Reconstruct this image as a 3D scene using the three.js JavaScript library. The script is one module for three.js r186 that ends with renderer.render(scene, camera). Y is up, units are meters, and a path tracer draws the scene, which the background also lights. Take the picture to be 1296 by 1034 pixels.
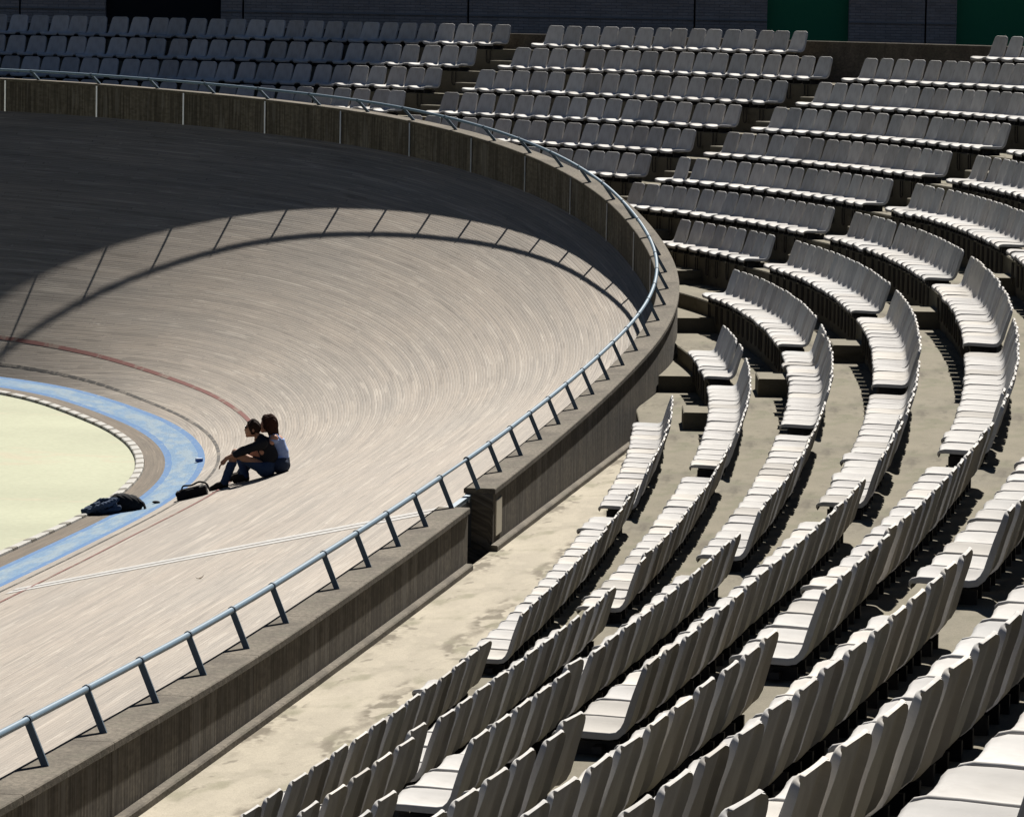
import * as THREE from 'three';
import { mergeGeometries, toCreasedNormals, mergeVertices } from 'three/addons/utils/BufferGeometryUtils.js';
import { MarchingCubes } from 'three/addons/objects/MarchingCubes.js';

// ---------------------------------------------------------------- camera, sky, sun, exposure
// Survey frame: x right, z ahead of the photographer, y up from the photographer's eye; G turns it into metres.
const G = 1.08, YI = -6.5;
const P3 = (x, y, z) => new THREE.Vector3(x * G, (y - YI) * G, -z * G);
const scene = new THREE.Scene();
const camera = new THREE.PerspectiveCamera(2 * Math.atan(517 / 5600) * 180 / Math.PI, 1296 / 1034, 0.5, 4000);
camera.rotation.order = 'YXZ';
camera.position.copy(P3(0, 0, 0));
camera.rotation.set(-0.08987, 0, 0.01777);
scene.add(camera);

const AZ = 14 * Math.PI / 180, EL = 47.5 * Math.PI / 180;
const SUN = new THREE.Vector3(Math.sin(AZ) * Math.cos(EL), Math.sin(EL), -Math.cos(AZ) * Math.cos(EL));
const SKY = 0.52;
// clear deep-blue sky, paler towards the horizon and round the sun (which is left to the lamp)
{
  const W = 256, H = 128, d = new Float32Array(W * H * 4), v = new THREE.Vector3();
  for (let y = 0; y < H; y++) for (let x = 0; x < W; x++) {
    const el = ((y + 0.5) / H - 0.5) * Math.PI, az = ((x + 0.5) / W - 0.5) * 2 * Math.PI;
    v.set(Math.cos(az) * Math.cos(el), Math.sin(el), Math.sin(az) * Math.cos(el));
    const h = Math.exp(-Math.max(0, Math.sin(el)) * 3.2), g = Math.pow(Math.max(0, v.dot(SUN)), 12) * 0.5 + 0.12 * Math.max(0, v.dot(SUN)), o = (y * W + x) * 4;
    const c = el < 0 ? [0.06, 0.058, 0.055] : [0.028 + 0.058 * h, 0.052 + 0.07 * h, 0.108 + 0.082 * h].map((t) => t * (1 + g));
    d[o] = c[0] * SKY; d[o + 1] = c[1] * SKY; d[o + 2] = c[2] * SKY; d[o + 3] = 1;
  }
  const t = new THREE.DataTexture(d, W, H, THREE.RGBAFormat, THREE.FloatType);
  t.mapping = THREE.EquirectangularReflectionMapping; t.magFilter = THREE.LinearFilter; t.minFilter = THREE.LinearFilter; t.needsUpdate = true;
  scene.background = t; scene.environment = t;
}
const sun = new THREE.DirectionalLight(new THREE.Color(1.0, 0.95, 0.875), 5);
sun.position.copy(P3(0, -4, 50)).addScaledVector(SUN, 150);
sun.target.position.copy(P3(0, -4, 50));
sun.castShadow = true;
sun.shadow.mapSize.set(4096, 4096);
Object.assign(sun.shadow.camera, { left: -70, right: 70, top: 70, bottom: -70, near: 10, far: 400 });
scene.add(sun, sun.target);
const renderer = new THREE.WebGLRenderer({ antialias: true });
renderer.toneMapping = THREE.LinearToneMapping;
renderer.toneMappingExposure = 2.2;
renderer.shadowMap.enabled = true;

// ---------------------------------------------------------------- random numbers and noise
let seed = 12345;
const rnd = () => { seed = (seed * 1664525 + 1013904223) >>> 0; return seed / 4294967296; };
const rr = (a, b) => a + (b - a) * rnd();
const hash = (x, y, k) => {
  let h = (x * 374761393 + y * 668265263 + k * 974634777) | 0;
  h = Math.imul(h ^ (h >>> 13), 1274126177); h ^= h >>> 16;
  return (h >>> 0) / 4294967296;
};
// value noise, periodic over (px, py) cells
const vnoise = (x, y, px, py, k) => {
  const xi = Math.floor(x), yi = Math.floor(y), fx = x - xi, fy = y - yi;
  const ux = fx * fx * (3 - 2 * fx), uy = fy * fy * (3 - 2 * fy);
  const x0 = ((xi % px) + px) % px, x1 = (x0 + 1) % px, y0 = ((yi % py) + py) % py, y1 = (y0 + 1) % py;
  const a = hash(x0, y0, k), b = hash(x1, y0, k), c = hash(x0, y1, k), d = hash(x1, y1, k);
  return a + (b - a) * ux + (c - a) * uy + (a - b - c + d) * ux * uy;
};
const fbm = (u, v, fx, fy, oct, k) => { let s = 0, a = 0.5, t = 0; for (let i = 0; i < oct; i++) { s += a * vnoise(u * fx, v * fy, fx, fy, k + i); t += a; a *= 0.5; fx *= 2; fy *= 2; } return s / t; };
const clamp = (x, a = 0, b = 1) => Math.min(b, Math.max(a, x));
const sstep = (a, b, x) => { const t = clamp((x - a) / (b - a)); return t * t * (3 - 2 * t); };
const toS = (l) => Math.round(255 * (l <= 0.0031308 ? 12.92 * l : 1.055 * Math.pow(l, 1 / 2.4) - 0.055));
// f(u, v) -> linear rgb (map) or one number (data)
function makeTex(w, h, f, colour = true) {
  const d = new Uint8Array(w * h * 4);
  for (let y = 0; y < h; y++) for (let x = 0; x < w; x++) {
    const c = f((x + 0.5) / w, (y + 0.5) / h), o = (y * w + x) * 4;
    if (colour) { d[o] = toS(clamp(c[0])); d[o + 1] = toS(clamp(c[1])); d[o + 2] = toS(clamp(c[2])); } else d[o] = d[o + 1] = d[o + 2] = Math.round(255 * clamp(c));
    d[o + 3] = 255;
  }
  const t = new THREE.DataTexture(d, w, h);
  t.wrapS = t.wrapT = THREE.RepeatWrapping;
  t.magFilter = THREE.LinearFilter; t.minFilter = THREE.LinearMipmapLinearFilter; t.generateMipmaps = true; t.anisotropy = 8;
  if (colour) t.colorSpace = THREE.SRGBColorSpace;
  t.needsUpdate = true;
  return t;
}
const mix3 = (a, b, t) => [a[0] + (b[0] - a[0]) * t, a[1] + (b[1] - a[1]) * t, a[2] + (b[2] - a[2]) * t];
const mul3 = (a, t) => [a[0] * t, a[1] * t, a[2] * t];
const lin = (r, g, b) => new THREE.Color().setRGB(r, g, b);
const std = (o) => new THREE.MeshPhysicalMaterial({ side: THREE.DoubleSide, specularIntensity: 0.3, ...o });

// ---------------------------------------------------------------- surveyed curves
const STEP = 0.25;
const interp = (x, xs, ys) => {
  if (x <= xs[0]) return ys[0];
  const n = xs.length; if (x >= xs[n - 1]) return ys[n - 1];
  let i = 1; while (xs[i] < x) i++;
  const t = (x - xs[i - 1]) / (xs[i] - xs[i - 1]); return ys[i - 1] + (ys[i] - ys[i - 1]) * t;
};
function makeCurve(s0, s1, x0, z0, phi, kn, kv) {
  const n = Math.round((s1 - s0) / STEP), k = [], ph = [], x = [], z = [];
  for (let i = 0; i < n; i++) k.push(interp(s0 + i * STEP, kn, kv));
  const i0 = Math.round(-s0 / STEP);
  let a = 0; for (let i = 0; i < n; i++) { a -= k[i] * STEP; ph.push(a); }
  const p0 = ph[i0]; for (let i = 0; i < n; i++) ph[i] += phi - p0;
  let sx = 0, sz = 0; for (let i = 0; i < n; i++) { sx += Math.sin(ph[i]) * STEP; sz += Math.cos(ph[i]) * STEP; x.push(sx); z.push(sz); }
  const bx = x[i0], bz = z[i0]; for (let i = 0; i < n; i++) { x[i] += x0 - bx; z[i] += z0 - bz; }
  return {
    s0, s1: s0 + (n - 1) * STEP, n, x, z, ph, k,
    at(s, off = 0) {
      const f = clamp((s - s0) / STEP, 0, n - 1.001), i = Math.floor(f), t = f - i, L = (A) => A[i] + (A[i + 1] - A[i]) * t, p = L(ph);
      return { x: L(x) + off * Math.cos(p), z: L(z) - off * Math.sin(p), ph: p, k: L(k) };
    },
  };
}
const ROW = makeCurve(-26, 84, -0.52329, 27.75565, 0.18346, [-22, -12, -4, 4, 12, 20, 26, 32, 38, 44, 50, 58, 66, 76],
  [0.01874, 0.00955, 0.00352, 0.00962, 0.00352, 0.00921, 0.01032, 0.02766, 0.04011, 0.03618, 0.0277, 0.03207, 0.03672, 0.04137]);
const ROWD = 0.8429, RISE = 0.401, T = (n) => -5.134 + RISE * n;
const WALL = makeCurve(-22, 80, -2.0674, 31.5138, 0.1584, [-16, -8, 0, 8, 16, 22, 26, 30, 34, 38, 44, 58],
  [0.00459, 0.00283, 0.00107, 0.00066, -0.0002, 0.00133, 0.02007, 0.03591, 0.0408, 0.04312, 0.048, 0.04804]);
const copRaw = (s) => interp(s, [-16, -8, 0, 6, 12, 16, 20, 24, 28, 32, 36, 40, 44, 48, 53, 58],
  [-4.454, -4.55, -4.647, -4.612, -4.535, -4.435, -4.292, -4.084, -3.76, -3.314, -2.674, -2.168, -1.805, -1.596, -1.41, -1.387]);
const cop = (s) => (copRaw(s - 1.6) + copRaw(s - 0.8) + copRaw(s) + copRaw(s + 0.8) + copRaw(s + 1.6)) / 5;
const WALLW = 0.305, INH = 0.6;
const smooth5 = (f, w) => (s) => (f(s - 2 * w) + f(s - w) + f(s) + f(s + w) + f(s + 2 * w)) / 5;
const dInf = smooth5((s) => interp(s, [19.5, 23.5, 27.25, 29.75, 32.25, 35.5, 38.75, 42.25, 46, 47.75, 52, 58], [6.97, 6.98, 7.12, 7.19, 7.23, 7.18, 7.02, 6.7, 6.0, 5.65, 5.25, 5.15]), 0.8);
const kap = smooth5((s) => interp(s, [22, 28, 34, 40, 48, 58], [0, -0.5, -1.05, -1.25, -0.1, 0.9]), 1.2);
const yB = (s) => interp(s, [18, 30], [-6.4, -6.36]);
// height of the riding surface at plan distance d inwards from the barrier
function trackY(s, d) {
  const D = dInf(s) - 0.98, v = d / D;
  if (v <= 1) return (cop(s) - INH) * (1 - v) + yB(s) * v + kap(s) * v * (1 - v);
  return interp(d - D, [0, 0.56, 0.85, 0.98], [yB(s), -6.455, -6.475, -6.49]);
}
const onTrack = (s, d, up = 0) => { const p = WALL.at(s, -d); return P3(p.x, trackY(s, d) + up, p.z); };
// offset of the barrier's outer face seen from the row curve
const OW = (() => {
  const pts = [];
  for (let s = WALL.s0 + 1; s < WALL.s1 - 1; s += 0.5) {
    const w = WALL.at(s, WALLW); let b = 1e9, bi = 0;
    for (let i = 0; i < ROW.n; i++) { const e = (ROW.x[i] - w.x) ** 2 + (ROW.z[i] - w.z) ** 2; if (e < b) { b = e; bi = i; } }
    const p = ROW.ph[bi];
    pts.push([ROW.s0 + bi * STEP, (w.x - ROW.x[bi]) * Math.cos(p) - (w.z - ROW.z[bi]) * Math.sin(p)]);
  }
  pts.sort((a, b) => a[0] - b[0]);
  const xs = pts.map((p) => p[0]), ys = pts.map((p) => p[1]);
  const raw = (s) => interp(s, xs, ys);
  return (s) => (raw(s - 1) + raw(s - 0.5) + raw(s) + raw(s + 0.5) + raw(s + 1)) / 5;
})();

// ---------------------------------------------------------------- geometry helpers
// sections: array of stations, each an array of Vector3; faces join neighbours; uv in metres
function loft(sections, { close = false, caps = false, crease = 0.5, u0 = 0 } = {}) {
  const pos = [], uv = [], idx = [], m = sections[0].length + (close ? 1 : 0);
  let u = u0;
  sections.forEach((sec, i) => {
    if (i) { let d = 0; const pr = sections[i - 1]; for (let j = 0; j < sec.length; j++) d += sec[j].distanceTo(pr[j]); u += d / sec.length; }
    let v = 0;
    for (let j = 0; j < m; j++) { const p = sec[j % sec.length]; if (j) v += p.distanceTo(sec[j - 1]); pos.push(p.x, p.y, p.z); uv.push(u, v); }
  });
  for (let i = 0; i < sections.length - 1; i++) for (let j = 0; j < m - 1; j++) { const a = i * m + j, b = a + 1, c = a + m, d = c + 1; idx.push(a, c, b, b, c, d); }
  if (caps) for (const [sec, flip] of [[sections[0], false], [sections[sections.length - 1], true]]) {
    const b = pos.length / 3, o = sec[0];
    sec.forEach((p) => { pos.push(p.x, p.y, p.z); uv.push(p.distanceTo(o) * 0.7 + p.x * 0.3, p.y); });
    for (let j = 1; j < sec.length - 1; j++) flip ? idx.push(b, b + j + 1, b + j) : idx.push(b, b + j, b + j + 1);
  }
  const g = new THREE.BufferGeometry();
  g.setAttribute('position', new THREE.Float32BufferAttribute(pos, 3));
  g.setAttribute('uv', new THREE.Float32BufferAttribute(uv, 2));
  g.setIndex(idx);
  if (crease === null) { g.computeVertexNormals(); return g; }
  return toCreasedNormals(g, crease);
}
const used = {};
const numbered = (n) => { const k = used[n] = (used[n] ?? -1) + 1; return k ? n + '_' + String(k).padStart(3, '0') : n; };
function mesh(name, geo, mat, parent) {
  const m = new THREE.Mesh(geo, mat); m.name = parent === scene ? numbered(name) : name; m.castShadow = m.receiveShadow = true; parent.add(m); return m;
}
function group(name) { const g = new THREE.Group(); g.name = numbered(name); scene.add(g); return g; }
const tag = (o, label, category, grp) => { o.userData.label = label; o.userData.category = category; if (grp) o.userData.group = grp; return o; };
const structure = (o) => { o.userData.kind = 'structure'; return o; };
function tube(pts, r, seg = 8, radial = 8, closed = false) { return new THREE.TubeGeometry(new THREE.CatmullRomCurve3(pts, closed, 'centripetal'), seg, r, radial, closed); }
function boxBetween(a, b, w, h) { // bar of section w x h from a to b
  const g = new THREE.BoxGeometry(w, a.distanceTo(b), h), q = new THREE.Quaternion().setFromUnitVectors(new THREE.Vector3(0, 1, 0), b.clone().sub(a).normalize());
  g.applyQuaternion(q); g.translate((a.x + b.x) / 2, (a.y + b.y) / 2, (a.z + b.z) / 2); return g;
}

// ---------------------------------------------------------------- surfaces
// weathered boards of the riding surface: 45 mm strips along u (16 m), across v (6.4 m)
const boardTex = (() => {
  const strips = 142, tone = [], W = 1024, H = 2048;
  return makeTex(W, H, (u, v) => {
    const sf = v * strips, si = Math.floor(sf), fr = sf - si;
    const off = hash(si, 7, 1), nb = 4 + Math.floor(hash(si, 3, 2) * 3), bf = (u + off) * nb, bi = Math.floor(bf) % nb, bfr = bf - Math.floor(bf);
    let t = 0.86 + 0.24 * (hash(si, bi, 11) - 0.5);
    t *= 0.9 + 0.2 * vnoise(u * 60, v * strips * 4, 60, strips * 4, 21);
    t *= 0.86 + 0.28 * fbm(u, v, 10, 40, 3, 31);
    const wear = fbm(u, v, 14, 130, 3, 41), speck = vnoise(u * 90, v * 700, 90, 700, 51);
    let c = mix3([0.196, 0.166, 0.136], [0.158, 0.142, 0.124], fbm(u, v, 6, 9, 3, 61));
    c = mul3(c, t);
    if (wear > 0.66) c = mix3(c, [0.29, 0.265, 0.232], 0.4 * sstep(0.66, 0.8, wear));
    if (wear < 0.31) c = mix3(c, [0.08, 0.066, 0.052], 0.55 * sstep(0.31, 0.2, wear));
    if (speck > 0.93 && fbm(u, v, 20, 30, 2, 71) > 0.5) c = mix3(c, [0.33, 0.31, 0.28], 0.5);
    const gap = fr < 0.1 || (bfr < 0.004) ? 0.55 : 1;
    return mul3(c, gap);
  });
})();
const boardBump = makeTex(256, 2048, (u, v) => { const sf = v * 142, fr = sf - Math.floor(sf); return (fr < 0.12 ? 0.25 : 0.75 + 0.2 * hash(Math.floor(sf), 5, 3)) + 0.05 * vnoise(u * 80, v * 900, 80, 900, 4); }, false);
const scaleTex = (t, sx, sy) => { const c = t.clone(); c.repeat.set(sx, sy); c.needsUpdate = true; return c; };
const M = {};
M.boards = std({ map: scaleTex(boardTex, 1 / 16, 1 / 6.4), bumpMap: scaleTex(boardBump, 1 / 4, 1 / 6.4), bumpScale: 0.003, roughness: 0.68, specularIntensity: 1, color: lin(1.2, 1.165, 1.1) });
// concrete, stained, streaks along u
const concTex = (k, base, dark, moss, mossAmt, fu = 1) => makeTex(1024, 1024, (u, v) => {
  const a = fbm(u, v, 5 * fu, 5, 5, k), b = fbm(u, v, 3, 9, 4, k + 20), f = vnoise(u * 400, v * 400, 400, 400, k + 40), p = fbm(u, v, 24, 24, 3, k + 50);
  let c = mul3(base, 0.8 + 0.4 * a);
  c = mix3(c, dark, 0.8 * sstep(0.47, 0.7, b) * sstep(0.36, 0.6, p));
  c = mix3(c, moss, mossAmt * sstep(0.5, 0.72, fbm(u, v, 7, 7, 4, k + 70)));
  c = mix3(c, mul3(dark, 0.8), 0.55 * sstep(0.36, 0.24, p) * sstep(0.4, 0.6, fbm(u, v, 4, 8, 3, k + 90)));
  c = mix3(c, mul3(base, 1.12), 0.5 * sstep(0.55, 0.7, fbm(u, v, 11, 16, 4, k + 95)));
  return mul3(c, 0.9 + 0.2 * f);
});
const concBump = makeTex(512, 512, (u, v) => 0.5 + 0.5 * (fbm(u, v, 20, 20, 4, 200) - 0.5) + 0.2 * (vnoise(u * 200, v * 200, 200, 200, 210) - 0.5), false);
// rough exposed-aggregate concrete
const concTex2 = (k, base, dark, moss, mossAmt) => makeTex(1024, 1024, (u, v) => {
  const a = fbm(u, v, 6, 6, 5, k), f = vnoise(u * 300, v * 300, 300, 300, k + 40), g = fbm(u, v, 60, 60, 3, k + 45), b = fbm(u, v, 9, 5, 4, k + 20);
  let c = mul3(base, 0.72 + 0.56 * a);
  c = mul3(c, 0.6 + 0.8 * g);
  c = mix3(c, dark, 0.7 * sstep(0.5, 0.7, b) * sstep(0.4, 0.6, g));
  c = mix3(c, moss, mossAmt * sstep(0.52, 0.7, fbm(u, v, 13, 13, 3, k + 70)));
  return mul3(c, 0.8 + 0.4 * f);
});
const walkTex = concTex(300, [0.258, 0.232, 0.182], [0.08, 0.066, 0.046], [0.15, 0.14, 0.095], 0.75);
const treadTex = concTex(400, [0.122, 0.109, 0.08], [0.055, 0.047, 0.033], [0.09, 0.089, 0.055], 0.6);
M.walk = std({ map: scaleTex(walkTex, 1 / 5.3, 1 / 2.4), bumpMap: scaleTex(concBump, 1 / 1.5, 1 / 1.5), bumpScale: 0.006, roughness: 0.9 });
M.tread = std({ map: scaleTex(treadTex, 1 / 4.7, 1 / 1.9), bumpMap: scaleTex(concBump, 1 / 1.2, 1 / 1.2), bumpScale: 0.006, roughness: 0.9 });
M.riser = std({ map: scaleTex(treadTex, 1 / 3.1, 1 / 2.3), bumpMap: scaleTex(concBump, 1, 1), bumpScale: 0.005, roughness: 0.9 });
// barrier: board-marked concrete, vertical runs (u along the wall, v up)
const wallTex = makeTex(1024, 512, (u, v) => {
  const run = fbm(u, v, 110, 2, 3, 500), wide = fbm(u, v, 14, 2, 3, 505), fine = vnoise(u * 300, v * 3, 300, 3, 510), st = fbm(u, v, 46, 3, 3, 520), g = fbm(u, v, 60, 60, 3, 535);
  let c = mul3([0.098, 0.085, 0.067], 0.6 + 0.8 * g);                                   // the same concrete as the coping
  c = mix3(c, [0.045, 0.038, 0.03], 0.65 * sstep(0.38, 0.6, 0.7 * run + 0.3 * wide)); // dirt runs in the boards' marks
  if (st > 0.6) c = mix3(c, [0.15, 0.137, 0.118], 0.5 * sstep(0.6, 0.74, st));          // pale lime runs
  return mul3(c, 0.7 + 0.6 * fine);
});
const wallBump = makeTex(1024, 64, (u) => { const f = u * 56; return (f - Math.floor(f)) < 0.14 ? 0.1 : 0.6 + 0.35 * hash(Math.floor(f), 1, 9); }, false);
M.wall = std({ map: scaleTex(wallTex, 1 / 4.2, 1 / 2), bumpMap: scaleTex(wallBump, 1 / 4.2, 1), bumpScale: 0.006, roughness: 0.92 });
const copTex = concTex2(600, [0.098, 0.085, 0.067], [0.045, 0.038, 0.03], [0.075, 0.07, 0.052], 0.4);
M.coping = std({ map: scaleTex(copTex, 1 / 2.1, 1 / 1.3), bumpMap: scaleTex(concBump, 1 / 0.8, 1 / 0.8), bumpScale: 0.006, roughness: 0.92 });
M.plate = std({ color: lin(0.5, 0.46, 0.37), roughness: 0.8 });
// infield slab
const infTex = makeTex(1024, 1024, (u, v) => {
  const a = fbm(u, v, 6, 6, 5, 700), s = fbm(u, v, 5, 14, 4, 710), f = vnoise(u * 300, v * 300, 300, 300, 720);
  let c = mul3([0.272, 0.28, 0.203], 0.88 + 0.24 * a);
  c = mix3(c, [0.3, 0.27, 0.2], 0.7 * sstep(0.66, 0.78, s) * sstep(0.4, 0.6, fbm(u, v, 26, 26, 3, 730)));
  return mul3(c, 0.94 + 0.12 * f);
});
M.infield = std({ map: scaleTex(infTex, 1 / 13, 1 / 13), roughness: 0.88 });
M.ground = std({ color: lin(0.2, 0.19, 0.16), roughness: 0.95 });
// worn blue band (u along 6 m, v across the band 0..1)
const blueTex = makeTex(1024, 256, (u, v) => {
  const e = fbm(u, v, 30, 8, 4, 800), w = fbm(u, v, 12, 5, 4, 810), g = vnoise(u * 70, v * 60, 70, 60, 820);
  let c = mix3([0.085, 0.152, 0.235], [0.14, 0.19, 0.232], sstep(0.3, 0.7, w));
  c = mul3(c, 0.86 + 0.28 * g);
  const edge = Math.min(v, 1 - v);
  if (edge < 0.17 + 0.05 * (e - 0.5)) c = mix3([0.03, 0.1, 0.235], c, 0.2 + 0.5 * sstep(0.6, 0.8, e));
  return c;
});
M.blue = std({ map: blueTex, roughness: 0.75 });
const lineTex = (k, a, b) => makeTex(512, 64, (u, v) => mix3(a, b, 0.75 * sstep(0.5, 0.72, fbm(u, v, 40, 6, 4, k))));
M.red = std({ map: scaleTex(lineTex(850, [0.135, 0.055, 0.046], [0.175, 0.14, 0.115]), 1 / 5, 1), roughness: 0.75 });
M.black = std({ map: scaleTex(lineTex(860, [0.05, 0.046, 0.042], [0.17, 0.15, 0.125]), 1 / 5, 1), roughness: 0.75 });
M.whiteLine = std({ map: scaleTex(lineTex(870, [0.34, 0.335, 0.325], [0.29, 0.275, 0.255]), 1 / 2, 1), roughness: 0.75 });
M.kerbWhite = std({ map: scaleTex(lineTex(880, [0.32, 0.315, 0.295], [0.2, 0.19, 0.165]), 1, 1), roughness: 0.8 });
M.kerbGrey = std({ map: scaleTex(lineTex(890, [0.145, 0.134, 0.115], [0.21, 0.2, 0.175]), 1, 1), roughness: 0.85 });
M.apron = std({ map: scaleTex(boardTex, 1 / 9, 1 / 3), roughness: 0.8, color: lin(0.6, 0.55, 0.48) });
M.rail = std({ color: lin(0.12, 0.175, 0.225), roughness: 0.4, specularIntensity: 0.7 });
M.post = std({ color: lin(0.07, 0.098, 0.128), roughness: 0.55 });
M.steel = std({ color: lin(0.78, 0.8, 0.82), roughness: 0.34, metalness: 0.9 });
M.dark = std({ color: lin(0.022, 0.022, 0.024), roughness: 0.55, metalness: 0.3 });
M.hoop = std({ color: lin(0.05, 0.044, 0.037), roughness: 0.8 });
M.gate = std({ color: lin(0.03, 0.033, 0.036), roughness: 0.6 });
// brick facade (u along, v up, 2.4 m x 2.4 m)
const brick = (u, v) => { const row = Math.floor(v * 36), fv = v * 36 - row, uu = u * 10 + (row % 2) * 0.5, col = Math.floor(uu), fu = uu - col; return { row, col: col % 10, m: fv < 0.16 || fu < 0.045 }; };
const brickTex = makeTex(512, 1024, (u, v) => { const b = brick(u, v); return mul3(b.m ? [0.22, 0.19, 0.165] : mix3([0.33, 0.27, 0.225], [0.39, 0.32, 0.27], hash(b.row, b.col, 90)), 0.85 + 0.3 * fbm(u, v, 8, 8, 4, 910)); });
const brickBump = makeTex(512, 1024, (u, v) => brick(u, v).m ? 0.1 : 0.8, false);
M.brick = std({ map: scaleTex(brickTex, 1 / 2.4, 1 / 2.4), bumpMap: scaleTex(brickBump, 1 / 2.4, 1 / 2.4), bumpScale: 0.008, roughness: 0.9 });
M.green = std({ color: lin(0.025, 0.19, 0.08), roughness: 0.55 });
M.blackDoor = std({ color: lin(0.015, 0.014, 0.014), roughness: 0.7 });
M.lintel = std({ color: lin(0.26, 0.24, 0.22), roughness: 0.9 });
M.parapet = std({ map: scaleTex(copTex, 1 / 2.7, 1 / 1.6), bumpMap: scaleTex(concBump, 1, 1), bumpScale: 0.005, roughness: 0.92, color: lin(0.9, 0.88, 0.86) });
// seat plastic: off-white, weathered (uv: u across the seat, v from front lip to top)
const seatTex = (k) => makeTex(128, 256, (u, v) => {
  const d = fbm(u, v, 4, 6, 4, k), f = vnoise(u * 60, v * 110, 60, 110, k + 9);
  let c = mix3([0.385, 0.375, 0.36], [0.325, 0.314, 0.298], sstep(0.45, 0.75, d));
  if (f > 0.94) c = mix3(c, [0.3, 0.27, 0.23], 0.35);
  return mul3(c, 0.97 + 0.06 * f);
});
M.seat = [1000, 1100, 1200, 1300].map((k, i) => std({ map: seatTex(k), roughness: 0.85, specularIntensity: 0.5, color: lin(...[[1, 1, 1], [0.9, 0.9, 0.91], [1.08, 1.05, 1.0], [0.8, 0.78, 0.75]][i]) }));

// ---------------------------------------------------------------- the ground and the infield
{
  const g = new THREE.PlaneGeometry(3000, 3000, 1, 1); g.rotateX(-Math.PI / 2); g.translate(0, -0.06, -50);
  structure(mesh('ground', g, M.ground, scene));
  const pts = [];
  for (let s = -20; s <= 78; s += 0.5) { const p = WALL.at(s, -(dInf(s) - 0.005)); pts.push(P3(p.x, YI, p.z)); }
  const last = pts[pts.length - 1], first = pts[0];
  const sh = new THREE.Shape([...pts.map((p) => new THREE.Vector2(p.x, -p.z)), new THREE.Vector2(last.x - 20, -last.z - 10), new THREE.Vector2(first.x - 45, -first.z + 4)]);
  const ig = new THREE.ShapeGeometry(sh); ig.rotateX(-Math.PI / 2);
  const a = ig.attributes.position, uv = ig.attributes.uv;
  for (let i = 0; i < a.count; i++) { a.setY(i, 0); uv.setXY(i, a.getX(i), a.getZ(i)); }
  structure(mesh('infield', ig, M.infield, scene));
}

// ---------------------------------------------------------------- the banked track
const S_A = -19, S_B = 77;
const track = structure(group('track'));
{
  const secs = [];
  for (let s = S_A; s <= S_B; s += 0.5) { const D = dInf(s) - 0.98, r = []; for (let j = 0; j <= 16; j++) r.push(onTrack(s, -0.02 + (D + 0.02) * j / 16)); secs.push(r); }
  structure(mesh('riding_surface', loft(secs, { crease: null }), M.boards, track));
  const ribbon = (s0, s1, d0, d1, up, st = 0.5) => { const q = []; for (let s = s0; s <= s1 + 1e-6; s += st) { const D = dInf(s) - 0.98, a = D + d0(s), b = D + d1(s); q.push([0, 0.5, 1].map((t) => onTrack(s, a + (b - a) * t, up))); } return q; };
  const band = loft(ribbon(S_A, S_B, () => 0, () => 0.56, 0.0005), { crease: null });
  { const uv = band.attributes.uv; for (let i = 0; i < uv.count; i++) uv.setXY(i, uv.getX(i) / 6, (i % 3) / 2); }
  mesh('blue_band', band, M.blue, track);
  mesh('apron_strip', loft(ribbon(S_A, S_B, () => 0.56, () => 0.85, 0.0005), { crease: null }), M.apron, track);
  const red = smooth5((s) => interp(s, [20, 30, 34, 40, 46, 50], [0.57, 0.72, 0.8, 0.82, 0.64, 0.6]), 0.8);
  const redw = (s) => interp(s, [20, 30], [0.045, 0.06]);
  mesh('red_line', loft(ribbon(S_A, S_B, (s) => -red(s) - redw(s) / 2, (s) => -red(s) + redw(s) / 2, 0.005), { crease: null }), M.red, track);
  mesh('black_line', loft(ribbon(S_A, S_B, () => -0.215, () => -0.17, 0.005), { crease: null }), M.black, track);
  // the double white line across the track
  for (const [a, b] of [[14.72, 14.93], [15.0, 15.21]]) {
    const q = []; for (let j = 0; j <= 24; j++) { const d = 0.02 + (5.62 - 0.02) * j / 24; q.push([onTrack(a, d, 0.005), onTrack((a + b) / 2, d, 0.005), onTrack(b, d, 0.005)]); }
    mesh('white_line', loft(q, { crease: null }), M.whiteLine, track);
  }
  // kerb blocks along the infield edge
  let k = 0;
  for (let s = 4, L = 0; s < 62; s += L) {
    k++; L = k % 2 ? 0.66 : 0.22;
    const mk = (t, d, up) => onTrack(s + t, dInf(s + t) - 0.98 + d, up);
    const lift = 0.03 + 0.006 * hash(k, 1, 77), e = 0.012;
    const sec = [e, L / 2, L - e].map((t) => [mk(t, 0.855, -0.02), mk(t, 0.86, lift - 0.008), mk(t, 0.872, lift), mk(t, 0.965, lift), mk(t, 0.977, lift - 0.008), mk(t, 0.985, -0.02)]);
    mesh('kerb_block', loft(sec, { caps: true, crease: 0.4 }), k % 2 ? M.kerbWhite : M.kerbGrey, track);
  }
}

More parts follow.
